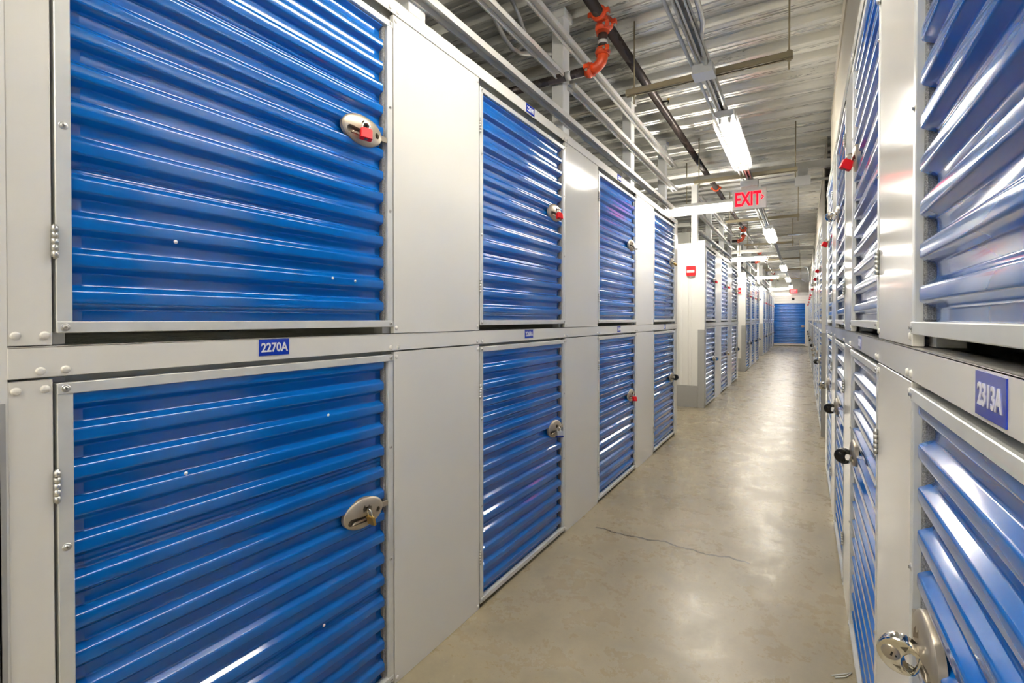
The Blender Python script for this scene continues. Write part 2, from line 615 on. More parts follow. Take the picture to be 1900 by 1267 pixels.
def latch_meshes(s):
    """oval latch plate with real openings; s=+1: latch edge at +x"""
    a, c = .090, .053
    b = MB()
    prof = [(0, .0145), (.3, .0142), (.55, .0125), (.75, .0098), (.9, .006), (.97, .003), (1.0, 0), (1.0, -.012), (0, -.012)]
    b.lathe([(r, h) for r, h in prof], Matrix(((a, 0, 0, 0), (0, 0, -1, 0), (0, c, 0, 0), (0, 0, 0, 1))), 48)
    plate = link('latch_tmp', b.mesh('latch_plate', M['nickel']))
    cut = MB()
    my = Matrix(((s, 0, 0, 0), (0, 0, 1, -.03), (0, 1, 0, 0), (0, 0, 0, 1)))   # local xy -> x,z ; extrude +y
    if s < 0:
        my = Matrix(((-1, 0, 0, 0), (0, 0, 1, -.03), (0, 1, 0, 0), (0, 0, 0, 1)))
    cut.prism([(-.014, .006), (.024, .002), (.024, .020), (.018, .021), (.014, .029), (.008, .023), (-.002, .024), (-.006, .032), (-.012, .026), (-.016, .020)], my, .05)
    n = 10
    slot = [(-.062 + .013 * math.cos(t), -.014 + .013 * math.sin(t)) for t in [PI / 2 + PI * k / n for k in range(n + 1)]]
    slot += [(.030, -.029), (.034, -.020), (.030, -.010)]
    cut.prism(slot, my, .05)
    cut.prism([(.058 + .0105 * math.cos(2 * PI * k / 20), -.004 + .0105 * math.sin(2 * PI * k / 20)) for k in range(20)], my, .05)
    cutter = link('cutter_tmp', cut.mesh('cutter', None))
    md = plate.modifiers.new('cut', 'BOOLEAN')
    md.object = cutter
    md.operation = 'DIFFERENCE'
    md.solver = 'EXACT'
    dg = bpy.context.evaluated_depsgraph_get()
    me = bpy.data.meshes.new_from_object(plate.evaluated_get(dg))
    me.name = 'latch_plate'
    bpy.data.objects.remove(plate)
    bpy.data.objects.remove(cutter)
    me.materials.clear()
    me.materials.append(M['nickel'])
    me.set_sharp_from_angle(angle=math.radians(32))
    # inside: zinc body with hasp lugs and sliding bolt
    i = MB()
    i.prism([(.078 * math.cos(2 * PI * k / 28), .043 * math.sin(2 * PI * k / 28)) for k in range(28)], Matrix(((1, 0, 0, 0), (0, 0, 1, 0), (0, 1, 0, 0), (0, 0, 0, 1))), .010)
    for hx in (-.010, .014):
        i.prism([(hx, .0), (hx + .008, .0), (hx + .008, .022), (hx + .004, .03), (hx, .022)], my @ T(0, 0, .022), .010)
    body = i.mesh('latch_body', M['zinc_dark'])
    k = MB()
    k.prism([(-.058, -.024), (.020, -.026), (.020, -.018), (-.05, -.016)], my @ T(0, 0, .020), .013, .0015)
    pull = k.mesh('finger_pull', M['nickel'])
    bolt = MB().box(min(s * .07, s * .117), max(s * .07, s * .117), -.002, .004, -.010, .010, .001).mesh('slide_bolt', M['nickel'])
    return me, body, bolt, pull

LATCH = {1: latch_meshes(1), -1: latch_meshes(-1)}

def hinge_mesh():
    b = MB()
    for k in range(5):
        b.tube([(0, 0, -.033 + k * .0132 + .0004), (0, 0, -.033 + (k + 1) * .0132 - .0004)], .0062, 12)
    b.tube([(0, 0, -.0355), (0, 0, .0355)], .0036, 8)
    return b.mesh('hinge', M['steel'])
HINGE = hinge_mesh()

def screw_mesh(r=.0055, cross=True, m='steel'):
    b = MB()
    b.lathe([(0, .0034), (r * .45, .0032), (r * .8, .0022), (r, 0)], Matrix(((1, 0, 0, 0), (0, 0, -1, 0), (0, 1, 0, 0), (0, 0, 0, 1))), 14)
    b.lathe([(r * 1.0, .0005), (r * 1.5, .0004), (r * 1.5, 0)], Matrix(((1, 0, 0, 0), (0, 0, -1, 0), (0, 1, 0, 0), (0, 0, 0, 1))), 14)
    return b.mesh('screw', M[m])
SCREW = screw_mesh()
SCREW_CROSS = MB().box(-.0028, .0028, -.0039, -.003, -.0006, .0006).box(-.0006, .0006, -.0039, -.003, -.0028, .0028).mesh('screw_recess', M['zinc_dark'])
RIVET = screw_mesh(.0032, False, 'plate_white')

PROTO = {}
def door_parts(w_, h_, s, w_out):
    """meshes for a hinged frame door of width w_, height h_; s=+1 latch at +x, else latch at x=0"""
    key = (round(w_, 3), round(h_, 3), s)
    if key in PROTO:
        return PROTO[key]
    sw, rw, dp = .027, .024, .028
    st = MB().box(0, sw, 0, dp, rw * .4, h_ - rw * .4, .0016).mesh('stile', M['galv'])
    ra = MB().box(0, w_, -.0022, dp - .003, 0, rw, .0016).mesh('rail', M['galv'])
    lo_, hi_ = (sw - .012, w_ - sw - .006) if s > 0 else (sw + .006, w_ - sw + .012)
    cu = curtain_mesh(lo_, hi_, rw - .004, h_ - rw + .004, .0045)
    fe = MB()
    fe.box(-.004, .014, .013, .034, rw, h_ - rw, .004)
    fe = fe.mesh('edge_seal', M['felt'])
    PROTO[key] = (st, ra, cu, fe, sw, rw)
    return PROTO[key]

def make_door(side, y0, z0, w_, h_, label, detail=2, latch_z=None, tall=False, name='locker_door', dx=0.0):
    s = 1 if side == 'L' else -1
    st, ra, cu, fe, sw, rw = door_parts(w_, h_, s, 0)
    if side == 'L':
        o = empty(name, label, 'locker door', (XL + .0015 + dx, y0, z0), (0, 0, PI / 2))
    else:
        o = empty(name, label, 'locker door', (XR - .0015 - dx, y0 + w_, z0), (0, 0, -PI / 2))
    link('stile', st, o, loc=(0, 0, 0))
    link('stile', st, o, loc=(w_ - sw, 0, 0))
    link('rail', ra, o, loc=(0, 0, 0))
    link('rail', ra, o, loc=(0, 0, h_ - rw))
    link('curtain_panel', cu, o)
    link('edge_seal', fe, o, loc=(w_ - sw - .008 if s > 0 else sw - .002, 0, 0))
    hx = -.002 if s > 0 else w_ + .002
    for hz in ((.19, h_ - .19) if z0 > 1 else (.23, h_ - .215)):
        link('hinge', HINGE, o, loc=(hx, -.003, hz))
    lz = (latch_z if latch_z is not None else (2.065 if z0 > 1 else .712)) - z0
    lx = w_ - .146 if s > 0 else .146
    me, body, bolt, pull = LATCH[s]
    lp = link('latch_plate', me, o, loc=(lx, .002, lz))
    link('latch_body', body, lp)
    link('slide_bolt', bolt, lp)
    link('finger_pull', pull, lp)
    if detail >= 2:
        zs = (.012, h_ - .012)
        for xx in (.014, w_ - .014):
            for zz in (.012, h_ - .012, h_ * .38, h_ * .72):
                edge = zz in (.012, h_ - .012)
                sc = link('screw', SCREW, o, loc=(xx, -.0022 if edge else 0, zz))
                link('screw_recess', SCREW_CROSS, sc)
    elif detail == 1:
        for xx in (.012, w_ - .012):
            for zz in (.012, h_ - .012, h_ * .5):
                link('screw', SCREW, o, loc=(xx, -.0022, zz)).scale = (.7, 1, .7)
    return o

def latch_pos(side, y0, w_, z):
    """world point of the hasp opening where a lock hangs"""
    if side == 'L':
        return Vector((XL + .012, y0 + w_ - .146 - .002, z + .018))
    return Vector((XR - .012, y0 + w_ - .146 - .002, z + .018))

# ------------------------------------------------------------------ locks
def padlock_proto(body_m, w_=.038, h_=.036, d=.019, sh=.024, hexa=True, bumper=None):
    b = MB()
    if hexa:
        poly = [(-w_ * .5, -h_), (-w_ * .5, -.006), (-w_ * .36, 0), (w_ * .36, 0), (w_ * .5, -.006), (w_ * .5, -h_)]
    else:
        poly = [(-w_ * .5, -h_), (-w_ * .5, 0), (w_ * .5, 0), (w_ * .5, -h_)]
    b.prism(poly, Matrix(((1, 0, 0, 0), (0, 0, 1, -d / 2), (0, 1, 0, 0), (0, 0, 0, 1))), d, .0018)
    body = b.mesh('lock_body', M[body_m])
    s = MB()
    r = w_ * .30
    pts = [(-r, 0, -.004), (-r, 0, sh - r)] + [(-r * math.cos(PI * k / 10), 0, sh - r + r * math.sin(PI * k / 10)) for k in range(1, 10)] + [(r, 0, sh - r), (r, 0, -.004)]
    s.tube(pts, .0032, 8)
    bp = None
    if bumper:
        bp = MB().box(-w_ * .53, w_ * .53, -d * .56, d * .56, -h_ - .003, -h_ + .008, .002).mesh('bumper', M[bumper])
    ky = MB().lathe([(0, .0008), (.006, .0008), (.0062, 0)], T(0, 0, -h_) @ RX(PI), 16).mesh('keyway', M['zinc_dark'])
    return body, s.mesh('shackle', M['chrome']), bp, ky

def disc_proto(body_m):
    R, d = .035, .024
    n = 40
    outer = []
    for k in range(n + 1):
        a = math.radians(44) + (2 * PI - math.radians(88)) * k / n
        outer.append((R * math.cos(a), R * math.sin(a)))
    bite = [(.030 + .0245 * math.cos(a), .0245 * math.sin(a)) for a in [math.radians(262 - 164 * k / 10) for k in range(11)]]
    b = MB()
    b.prism(outer + bite, Matrix(((1, 0, 0, 0), (0, 0, 1, -d / 2), (0, 1, 0, 0), (0, 0, 0, 1))), d, .005, 3)
    b.bm.normal_update()
    for f in b.bm.faces:
        f.smooth = len(f.verts) < 8
    body = b.mesh('lock_body', M[body_m])
    body.set_sharp_from_angle(angle=math.radians(28))
    my = Matrix(((1, 0, 0, -.013), (0, 0, -1, -d / 2), (0, 1, 0, 0), (0, 0, 0, 1)))
    c = MB().lathe([(0, .0022), (.012, .0022), (.0135, .001), (.0145, 0)], my, 28)
    c = c.mesh('lock_core', M['nickel'] if body_m != 'black' else M['black'])
    k = MB().box(-.0125, -.0095, -d / 2 - .0032, -d / 2 - .002, -.004, .004).box(-.006, -.003, -d / 2 - .0032, -d / 2 - .002, -.0015, .0015).mesh('keyway', M['dark'])
    s = MB().tube([(R * .70, 0, R * .70), (R * .80, 0, R * .3), (R * .82, 0, 0), (R * .80, 0, -R * .3), (R * .70, 0, -R * .70)], .0045, 10)
    return body, s.mesh('shackle', M['chrome']), c, k

LOCKS = {}
def place_lock(kind, p, rot, label, group=None, scale=1.0):
    if kind not in LOCKS:
        if kind == 'red':
            LOCKS[kind] = padlock_proto('red', .040, .040, .021, .026)
        elif kind == 'brass':
            LOCKS[kind] = padlock_proto('brass', .040, .034, .014, .024, False)
        elif kind == 'slim':
            LOCKS[kind] = padlock_proto('brass', .036, .030, .011, .030, False)
        elif kind == 'laminated':
            LOCKS[kind] = padlock_proto('steel', .044, .036, .024, .024, False, 'bluerub')
        elif kind == 'steel':
            LOCKS[kind] = padlock_proto('steel', .042, .036, .022, .024, True)
        elif kind == 'disc':
            LOCKS[kind] = disc_proto('chrome')
        elif kind == 'black disc':
            LOCKS[kind] = disc_proto('black')
    nm = 'disc_lock' if 'disc' in kind else 'padlock'
    o = empty(nm, label, 'lock', p, rot, group)
    o.scale = (scale,) * 3
    ms = LOCKS[kind]
    for n_, me in zip(('lock_body', 'shackle', 'lock_core' if 'disc' in kind else 'bumper', 'keyway'), ms):
        if me is not None:
            link(n_, me, o)
    return o

LOCK_WORD = {'red': 'red padlock', 'brass': 'brass padlock', 'slim': 'thin brass padlock', 'laminated': 'silver padlock with blue bumper',
             'steel': 'silver padlock', 'disc': 'silver disc lock', 'black disc': 'black disc lock', None: 'no lock'}

def hang(side, kind, y0, w_, z, where, k):
    p = latch_pos(side, y0, w_, z)
    out = 1 if side == 'L' else -1
    rnd = random.Random(k)
    if 'disc' in kind:
        # plate stands off the wall, shackle side towards the hasp
        if side == 'L':
            place_lock(kind, p + Vector((.030, 0, -.016)), (0, math.radians(14), PI + math.radians(12)) if False else (math.radians(-6), math.radians(-10), PI - math.radians(8)), '%s on %s' % (LOCK_WORD[kind], where.replace('blue locker door, ', 'door, ')))
        else:
            place_lock(kind, p + Vector((-.024, -.010, -.032)), (math.radians(8), math.radians(16), math.radians(-15)), '%s on %s' % (LOCK_WORD[kind], where.replace('blue locker door, ', 'door, ')), scale=.95)
    else:
        yaw = PI / 2 if side == 'L' else -PI / 2
        tilt = rnd.uniform(.25, .5)
        if kind == 'slim':
            place_lock(kind, p + Vector((.018, .004, -.026)), (math.radians(14), 0, math.radians(-5)), '%s on %s' % (LOCK_WORD[kind], where.replace('blue locker door, ', 'door, ')))
        elif side == 'R':
            place_lock(kind, p + Vector((-.011, -.002, -.022)), (0, math.radians(24), math.radians(18)), '%s on %s' % (LOCK_WORD[kind], where.replace('blue locker door, ', 'door, ')), scale=1.05)
        else:
            place_lock(kind, p + Vector((.022, -.014, -.026)), (-tilt, math.radians(6), yaw - math.radians(28)), '%s on %s' % (LOCK_WORD[kind], where.replace('blue locker door, ', 'door, ')))

# ------------------------------------------------------------------ wall pieces between doors
BOLT = MB().lathe([(0, .004), (.0055, .004), (.0072, .0025), (.0072, .0016), (.0085, .001), (.0085, 0)], RY(PI / 2), 12).mesh('bolt_head', M['white'])
def wall_panel(side, y0, y1, bolts=False, jl=True, jr=True):
    s = 1 if side == 'L' else -1
    X = XL if side == 'L' else XR
    nm = 'wall_left' if side == 'L' else 'wall_right'
    for z0, z1 in ((0, 1.276), (1.3465, 2.5525)):
        b = MB()
        b.box(min(X, X - s * .02), max(X, X - s * .02), y0, y1, z0, z1, .0015)
        # door jamb posts behind the sheet
        for yy, on in ((y0, jl), (y1, jr)):
            if on:
                a0, a1 = X - s * .032, X - s * .075
                b.box(min(a0, a1), max(a0, a1), yy - .03, yy + .03, z0, z1)
        o = b.build(nm, M['white'], kind='structure')
        if bolts:
            for yy in (y0 + .012, y1 - .012):
                for zz in (z0 + .02, z1 - .02):
                    link('bolt_head', BOLT, o, loc=(X, yy, zz), rot=(0, 0, 0 if s > 0 else PI))

def rails(side, y0, y1, tn):
    s = 1 if side == 'L' else -1
    X = XL if side == 'L' else XR
    for z0, z1, top in ((1.281, 1.3445, False), (2.5535, Z_TOP, True)):
        b = MB()
        a0, a1 = X + s * .003, X - s * .045
        b.box(min(a0, a1), max(a0, a1), y0, y1, z1 - .0025, z1)            # upper flange
        a2, a3 = X + s * .003, X - s * .0005
        b.box(min(a2, a3), max(a2, a3), y0, y1, z0, z1, .001)
        if top:
            a4, a5 = X - s * .045, X - s * .047
            b.box(min(a4, a5), max(a4, a5), y0, y1, z1, z1 + .035)
        b.build('trim_%d' % tn[0], M['white'], kind='structure')
        tn[0] += 1
TN = [1]

def rail_bolts(side, ys, z):
    s = 1 if side == 'L' else -1
    X = (XL if side == 'L' else XR) + s * .003
    for y in ys:
        o = link('trim_%d' % TN[0], BOLT, kind='structure', loc=(X, y, z), rot=(0, 0, 0 if s > 0 else PI))
        TN[0] += 1

def interior(side, y0, y1, parts):
    """dim inside of one locker block: back, partitions, mid deck, recessed header strips"""
    s = 1 if side == 'L' else -1
    X = XL if side == 'L' else XR
    nm = 'wall_left' if side == 'L' else 'wall_right'
    b = MB()
    xb = X - s * 1.6
    b.box(min(xb, xb - s * .02), max(xb, xb - s * .02), y0, y1, 0, Z_TOP - .01)
    for yy in parts:
        a0, a1 = X - s * .08, xb
        b.box(min(a0, a1), max(a0, a1), yy - .006, yy + .006, 0, Z_TOP - .01)
    a0, a1 = X - s * .05, xb
    b.box(min(a0, a1), max(a0, a1), y0, y1, 1.300, 1.312)
    n = 0
    x = X - s * .10
    while n < 14:                                       # ribs of the mid deck, run along the aisle
        b.box(min(x, x - s * .04), max(x, x - s * .04), y0, y1, 1.312, 1.328)
        x -= s * .10
        n += 1
    for z0, z1 in ((2.49, 2.60), (1.245, 1.30)):         # header strips seen through the gaps
        a0, a1 = X - s * .040, X - s * .046
        b.box(min(a0, a1), max(a0, a1), y0, y1, z0, z1)
    b.build(nm, M['interior'], kind='structure')

def corner_guard(x, y, label, sx=-1, flat=False):
    b = MB()
    b.box(min(x, x + sx * .11), max(x, x + sx * .11), y - .004, y, 0, 1.235)
    b.box(x, x + .003, y - .004, y + .03, 0, 1.235) if sx < 0 else b.box(x - .003, x, y - .004, y + .03, 0, 1.235)
    tag(b.build('corner_guard', M['gray_kick']), label, 'corner guard')

# ------------------------------------------------------------------ number plates
def number_plate(side, y, z, txt, label, w_=.095, h_=.047):
    X = XL + .0035 if side == 'L' else XR - .0035
    if side == 'L':
        mt = Matrix(((0, 0, 1, X), (1, 0, 0, y), (0, 1, 0, z), (0, 0, 0, 1)))
    else:
        mt = Matrix(((0, 0, -1, X), (-1, 0, 0, y), (0, 1, 0, z), (0, 0, 0, 1)))
    o = MB().box(-w_ / 2, w_ / 2, -h_ / 2, h_ / 2, -.0005, .0012).build('unit_number_plate', M['plate_blue'])
    o.matrix_world = mt
    tag(o, label, 'number plate')
    me = text_mesh(txt, .0255, .0008, .86)
    me.materials.clear()
    me.materials.append(M['plate_white'])
    link('lettering', me, o, loc=(.001, 0, .0016))
    return o

# ------------------------------------------------------------------ LEFT WALL
LB = [dict(y0=.328, y1=6.26, doors=[.402, 1.966, 3.553, 5.153], w=DW,
           up=['red', 'red', 'steel', 'brass'], lo=['slim', 'laminated', 'red', 'black disc']),
      dict(y0=8.21, y1=12.77, doors=[8.32, 9.99, 11.58], w=.99,
           up=['red', 'red', 'steel'], lo=['disc', 'brass', 'disc']),
      dict(y0=14.51, y1=19.2, doors=[14.72, 16.32, 17.98], w=1.06,
           up=['red', 'red', 'disc'], lo=['black disc', 'black disc', 'disc']),
      dict(y0=21.0, y1=29.1, doors=[21.35, 22.95, 24.55, 26.15, 27.8], w=1.06,
           up=['red', 'red', 'red', 'red', 'steel'], lo=['black disc', 'disc', 'black disc', 'disc', 'black disc'])]
RB = [dict(y0=.20, y1=5.62, doors=[.262, 1.742, 3.10, 4.43], ws=[.97, .93, .86, .82],
           up=[None, 'red', 'disc', 'red'], lo=['disc', 'black disc', 'black disc', 'disc']),
      dict(y0=6.95, y1=13.2, doors=[7.05, 8.65, 10.25, 11.85], ws=[1.0] * 4,
           up=['red', 'red', 'disc', 'red'], lo=['black disc', 'disc', 'disc', 'black disc']),
      dict(y0=14.8, y1=19.6, doors=[14.95, 16.55, 18.15], ws=[1.0] * 3,
           up=['red', 'red', 'red'], lo=['black disc', 'disc', 'black disc']),
      dict(y0=21.0, y1=27.4, doors=[21.2, 22.8, 24.4, 26.0], ws=[1.0] * 4,
           up=['red', 'steel', 'red', 'red'], lo=['black disc', 'disc', 'disc', 'black disc'])]

def block(side, bi, B):
    ds = B['doors']
    ws = B.get('ws') or [B['w']] * len(ds)
    wall = 'wide-view wall' if side == 'L' else 'close wall'
    wall = 'left' if side == 'L' else 'right'
    edges = [B['y0']]
    for d, w_ in zip(ds, ws):
        edges += [d - .006, d + w_ + .006]
    edges.append(B['y1'])
    parts = [B['y0'] + .02]
    for i in range(0, len(edges), 2):
        near = bi == 0 and i <= 4
        wall_panel(side, edges[i], edges[i + 1], near, i > 0, i < len(edges) - 2)
        if 0 < i < len(edges) - 2:
            parts.append((edges[i] + edges[i + 1]) / 2)
    parts.append(B['y1'] - .02)
    rails(side, B['y0'], B['y1'], TN)
    interior(side, B['y0'] + .01, B['y1'] - .01, parts)
    for i, (d, w_) in enumerate(zip(ds, ws)):
        near = 2 if (bi == 0 and i < 2) else (1 if bi == 0 else 0)
        for row, z0, z1, lk_ in (('upper', UP0, UP1, B['up'][i]), ('lower', LO0, LO1, B['lo'][i])):
            where = '%s blue locker door, %s along block %s of the %s wall' % (row, ORD[i], ['one', 'two', 'three', 'four'][bi], wall)
            lz = None
            if side == 'R':
                lz = 2.075 if row == 'upper' else .835
            make_door(side, d, z0, w_, z1 - z0, where, near, lz)
            if lk_:
                zz = (2.065 if row == 'upper' else .712) if side == 'L' else lz
                hang(side, lk_, d, w_, zz, where, bi * 31 + i * 7 + (row == 'upper'))
        if bi == 0 and i < 4:
            e0, e1 = d - .006, d + w_ + .006
            rail_bolts(side, (e0 - .02, e0 + .02, e1 - .02, e1 + .02), 1.294)
            if i > 0 or side == 'L':
                rail_bolts(side, (e1 - .02, e1 + .02), 2.568)

for i, B in enumerate(LB):
    block('L', i, B)
for i, B in enumerate(RB):
    block('R', i, B)

# small pop rivets through the nearest left doors
RV = {('locker_door', 'upper'): [(.28, 1.592), (.755, 1.536), (.85, 1.532), (.74, 2.28)], ('locker_door', 'lower'): [(.30, 1.01), (.735, 1.085), (.715, .40)]}
for o in list(COL.objects):
    if o.get('label', '').startswith('upper blue locker door, first along block one of the left'):
        for y, z in RV[('locker_door', 'upper')]:
            link('rivet', RIVET, o, loc=(y - .05, .004, z - UP0))
    if o.get('label', '').startswith('lower blue locker door, first along block one of the left'):
        for y, z in RV[('locker_door', 'lower')]:
            link('rivet', RIVET, o, loc=(y - .05, .004, z - LO0))

# lockers behind the camera
MB().box(XL - .02, XL, -4.5, -1.62, 0, Z_TOP).box(XL - 3.2, XL, -1.64, -1.62, 0, Z_TOP).build('wall_left', M['white'], kind='structure')
MB().box(XR, XR + .02, -4.5, .198, 0, Z_TOP).build('wall_right', M['white'], kind='structure')

# block ends facing the camera: corrugated white sheet, kick plate, gray corner guard
for bi, B in enumerate(LB):
    y = B['y0']
    corrugated_wall('wall_left', XL - 3.2, XL - .10, y - .002, .33, Z_TOP, M['white2'], .155, .010)
    MB().box(XL - .10, XL + .001, y - .012, y, 0, Z_TOP + .03).build('wall_left', M['white2'], kind='structure')
    tag(MB().box(XL - 3.2, XL - .105, y - .016, y, 0, .345).build('kick_plate', M['gray_kick']),
        'gray kick plate at the foot of the white end wall of block %s' % ['one', 'two', 'three', 'four'][bi], 'kick plate')
    b = MB().box(XL - .10, XL + .004, y - .016, y - .011, 0, 1.235, .001).box(XL + .001, XL + .004, y - .016, y + (.06 if bi else -.004), 0, 1.235)
    tag(b.build('corner_guard', M['gray_kick']), 'gray metal guard on the front corner of left locker block %s' % ['one', 'two', 'three', 'four'][bi], 'corner guard')
    # back of the previous block (far side of the cross aisle)
for bi, B in enumerate(RB[1:], 1):
    y = B['y0']
    corrugated_wall('wall_right', XR + .10, XR + 3, y - .002, 0, Z_TOP, M['white2'], .155, .010)
    MB().box(XR - .001, XR + .10, y - .012, y, 0, Z_TOP + .03).build('wall_right', M['white2'], kind='structure')
    b = MB().box(XR - .004, XR + .10, y - .016, y - .011, 0, 1.235, .001).box(XR - .004, XR, y - .016, y + .02, 0, 1.235, .001)
    tag(b.build('corner_guard', M['gray_kick']), 'gray metal guard on the front corner of right locker block %s' % ['two', 'three', 'four'][bi - 1], 'corner guard')
for side, BS in (('L', LB), ('R', RB)):
    X, s = (XL, 1) if side == 'L' else (XR, -1)
    for B in BS:
        a0, a1 = X - s * .001, X - s * 3.2
        MB().box(min(a0, a1), max(a0, a1), B['y1'] - .02, B['y1'], 0, Z_TOP).build('wall_left' if s > 0 else 'wall_right', M['white2'], kind='structure')

# number plates
number_plate('L', .892, 1.318, '2270A', 'blue number plate reading 2270A on the white mid rail')
number_plate('L', .892, 2.583, '2270B', 'blue number plate reading 2270B on the white top rail')
number_plate('L', 2.452, 1.317, '2269A', 'blue number plate reading 2269A on the white mid rail')
number_plate('L', 2.467, 2.582, '2269B', 'blue number plate reading 2269B on the white top rail')
number_plate('L', 4.03, 1.317, '2268A', 'blue number plate on the mid rail over the third lower locker door', .08)
number_plate('L', 4.03, 2.582, '2268B', 'blue number plate on the top rail over the third upper locker door')
number_plate('L', 5.62, 1.317, '2267A', 'small blue number plate on the mid rail over the fourth lower locker door', .08)
number_plate('R', .744, 1.313, '2313A', 'blue number plate reading 2313A on the near right mid rail', .105, .052)
number_plate('R', 2.24, 1.313, '2312A', 'narrow blue number plate seen edge-on beyond the 2313A plate', .09)

# ------------------------------------------------------------------ END WALL with roll-up door
corrugated_wall('wall_end', -3.2, 3.2, Y_END, 2.22, 2.62, M['white2'], .13, .006, True)
MB().box(.055, 3.2, Y_END - .012, Y_END + .02, 0, 2.62).build('wall_end', M['white2'], kind='structure')
MB().box(-3.2, -1.40, Y_END - .012, Y_END + .02, 0, 2.62).build('wall_end', M['white2'], kind='structure')
MB().box(-7, 4, 31.2, 31.3, 0, Z_DECK + .05).build('wall_end', M['galv_dark'], kind='structure')
MB().box(-3.2, 3.2, Y_END - .03, Y_END + .05, 2.62, 2.80).build('trim_900', M['galv_dark'], kind='structure')
rd = empty('roll_up_door', 'wide blue roll-up door closing the far end of the aisle', 'roll-up door', (-.672, Y_END - .01, 0))
link('curtain_panel', curtain_mesh(-.725, .725, .10, 2.21, .0), rd)
MB().box(-.73, .73, -.012, .02, .03, .115, .003).build('bottom_bar', M['white2'], rd)
me, body, bolt, pull = LATCH[1]
lp = link('latch_plate', me, rd, loc=(.62, -.006, 1.03))
link('latch_body', body, lp)
link('slide_bolt', bolt, lp)
link('finger_pull', pull, lp)
for xx in (-.735, .728):
    MB().box(xx - .012, xx + .012, -.01, .02, 0, 2.22).build('guide', M['galv'], rd)
c = empty('security_camera', 'small dark security camera high on the white end wall', 'camera', (-.49, Y_END - .02, 2.45))
MB().lathe([(0, .05), (.04, .045), (.055, .02), (.055, 0)], RX(PI / 2), 16).build('camera_dome', M['black'], c)
MB().lathe([(.075, .012), (.075, 0), (0, 0)], RX(PI / 2), 16).build('camera_base', M['galv'], c)

# ------------------------------------------------------------------ right-hand closure over the lockers and flashing
MB().box(XR + .012, XR + .02, -4.5, 4.05, Z_TOP, 2.72, .001).build('trim_901', M['white'], kind='structure')
for k, (ya, yb) in enumerate(((-4.5, 5.35), (7.0, 13.2), (14.8, 19.6), (21.0, 27.4))):
    b = MB().box(XR + .020, XR + .028, ya, yb, Z_TOP - .02, 3.22)
    b.box(XR + .040, XR + .048, ya, yb, 3.20, Z_DECK + .02)
    b.box(XR + .012, XR + .048, ya, yb, 3.195, 3.205)
    b.build('trim_%d' % (902 + k), M['beam'], kind='structure')

# ------------------------------------------------------------------ framing above the left lockers: posts and channels
XP = -1.47
post_y = [[-.1, 1.67, 3.25, 4.84, 6.22], [8.32, 9.66, 11.28, 12.62], [14.62, 16.0, 17.5, 19.05], [21.1, 22.6, 24.2, 25.8, 27.4, 28.9]]
for ys in post_y:
    for y in ys:
        b = MB().box(XP - .09, XP, y - .055, y + .055, Z_TOP - .4, Z_DECK, .004)
        b.box(XP - .10, XP + .015, y - .07, y + .07, Z_DECK - .05, Z_DECK + .01)
        b.build('column_%d' % int(y * 10 + 5), M['light_white'], kind='structure')

def channel_mesh(length):
    """downward-open U channel along +y, local"""
    b = MB()
    w_, h_, t = .062, .040, .002
    b.box(0, w_, 0, length, h_ - t, h_)
    b.box(0, t, 0, length, 0, h_)
    b.box(w_ - t, w_, 0, length, .004, h_)
    b.box(0, .012, 0, length, 0, t)
    b.box(w_ - .012, w_, 0, length, .004, .004 + t)
    return b.mesh('steel_channel', M['white'])
CH = [channel_mesh(8.2), channel_mesh(4.3), channel_mesh(4.6), channel_mesh(8.0)]
for bi, (ys, ye) in enumerate(((-1.65, 6.55), (8.35, 12.9), (14.55, 19.2), (21.0, 29.0))):
    for k, z in enumerate((2.775, 3.04, 3.33)):
        if bi > 1 and k == 2:
            continue
        if bi == 0 and k == 1:
            for (ya, L_, wd) in ((-1.65, 4.72, 'nearer'), (3.26, 3.3, 'farther')):
                o = link('steel_channel', channel_mesh(L_), loc=(XP + .001, ya, z))
                tag(o, '%s length of the middle white channel, split where the orange elbow feeds through' % wd, 'steel channel')
            continue
        o = link('steel_channel', CH[bi], loc=(XP + .001, ys, z))
        tag(o, '%s white steel channel running above left locker block %s' % (['lowest', 'middle', 'topmost'][k], ['one', 'two', 'three', 'four'][bi]), 'steel channel')

# dim structure seen over the lockers
for y in (-1.0, 2.3, 5.4, 9.2, 12.4, 16.4, 19.1, 23.2):
    b = MB()
    b.box(-6.9, -1.75, y, y + .02, Z_TOP, 2.95)
    for xx in (-2.5, -3.4, -4.3, -5.2, -6.1):
        b.box(xx - .04, xx + .04, y - .03, y + .05, Z_TOP - .3, Z_DECK)
    b.box(-6.9, -1.75, y - .03, y + .05, 3.05, 3.12)
    b.build('wall_left', M['interior'], kind='structure')
for bi, B in enumerate(LB):
    MB().box(-4.6, -4.56, B['y0'], B['y1'], 0, 3.0).build('wall_left', M['galv_dark'], kind='structure')

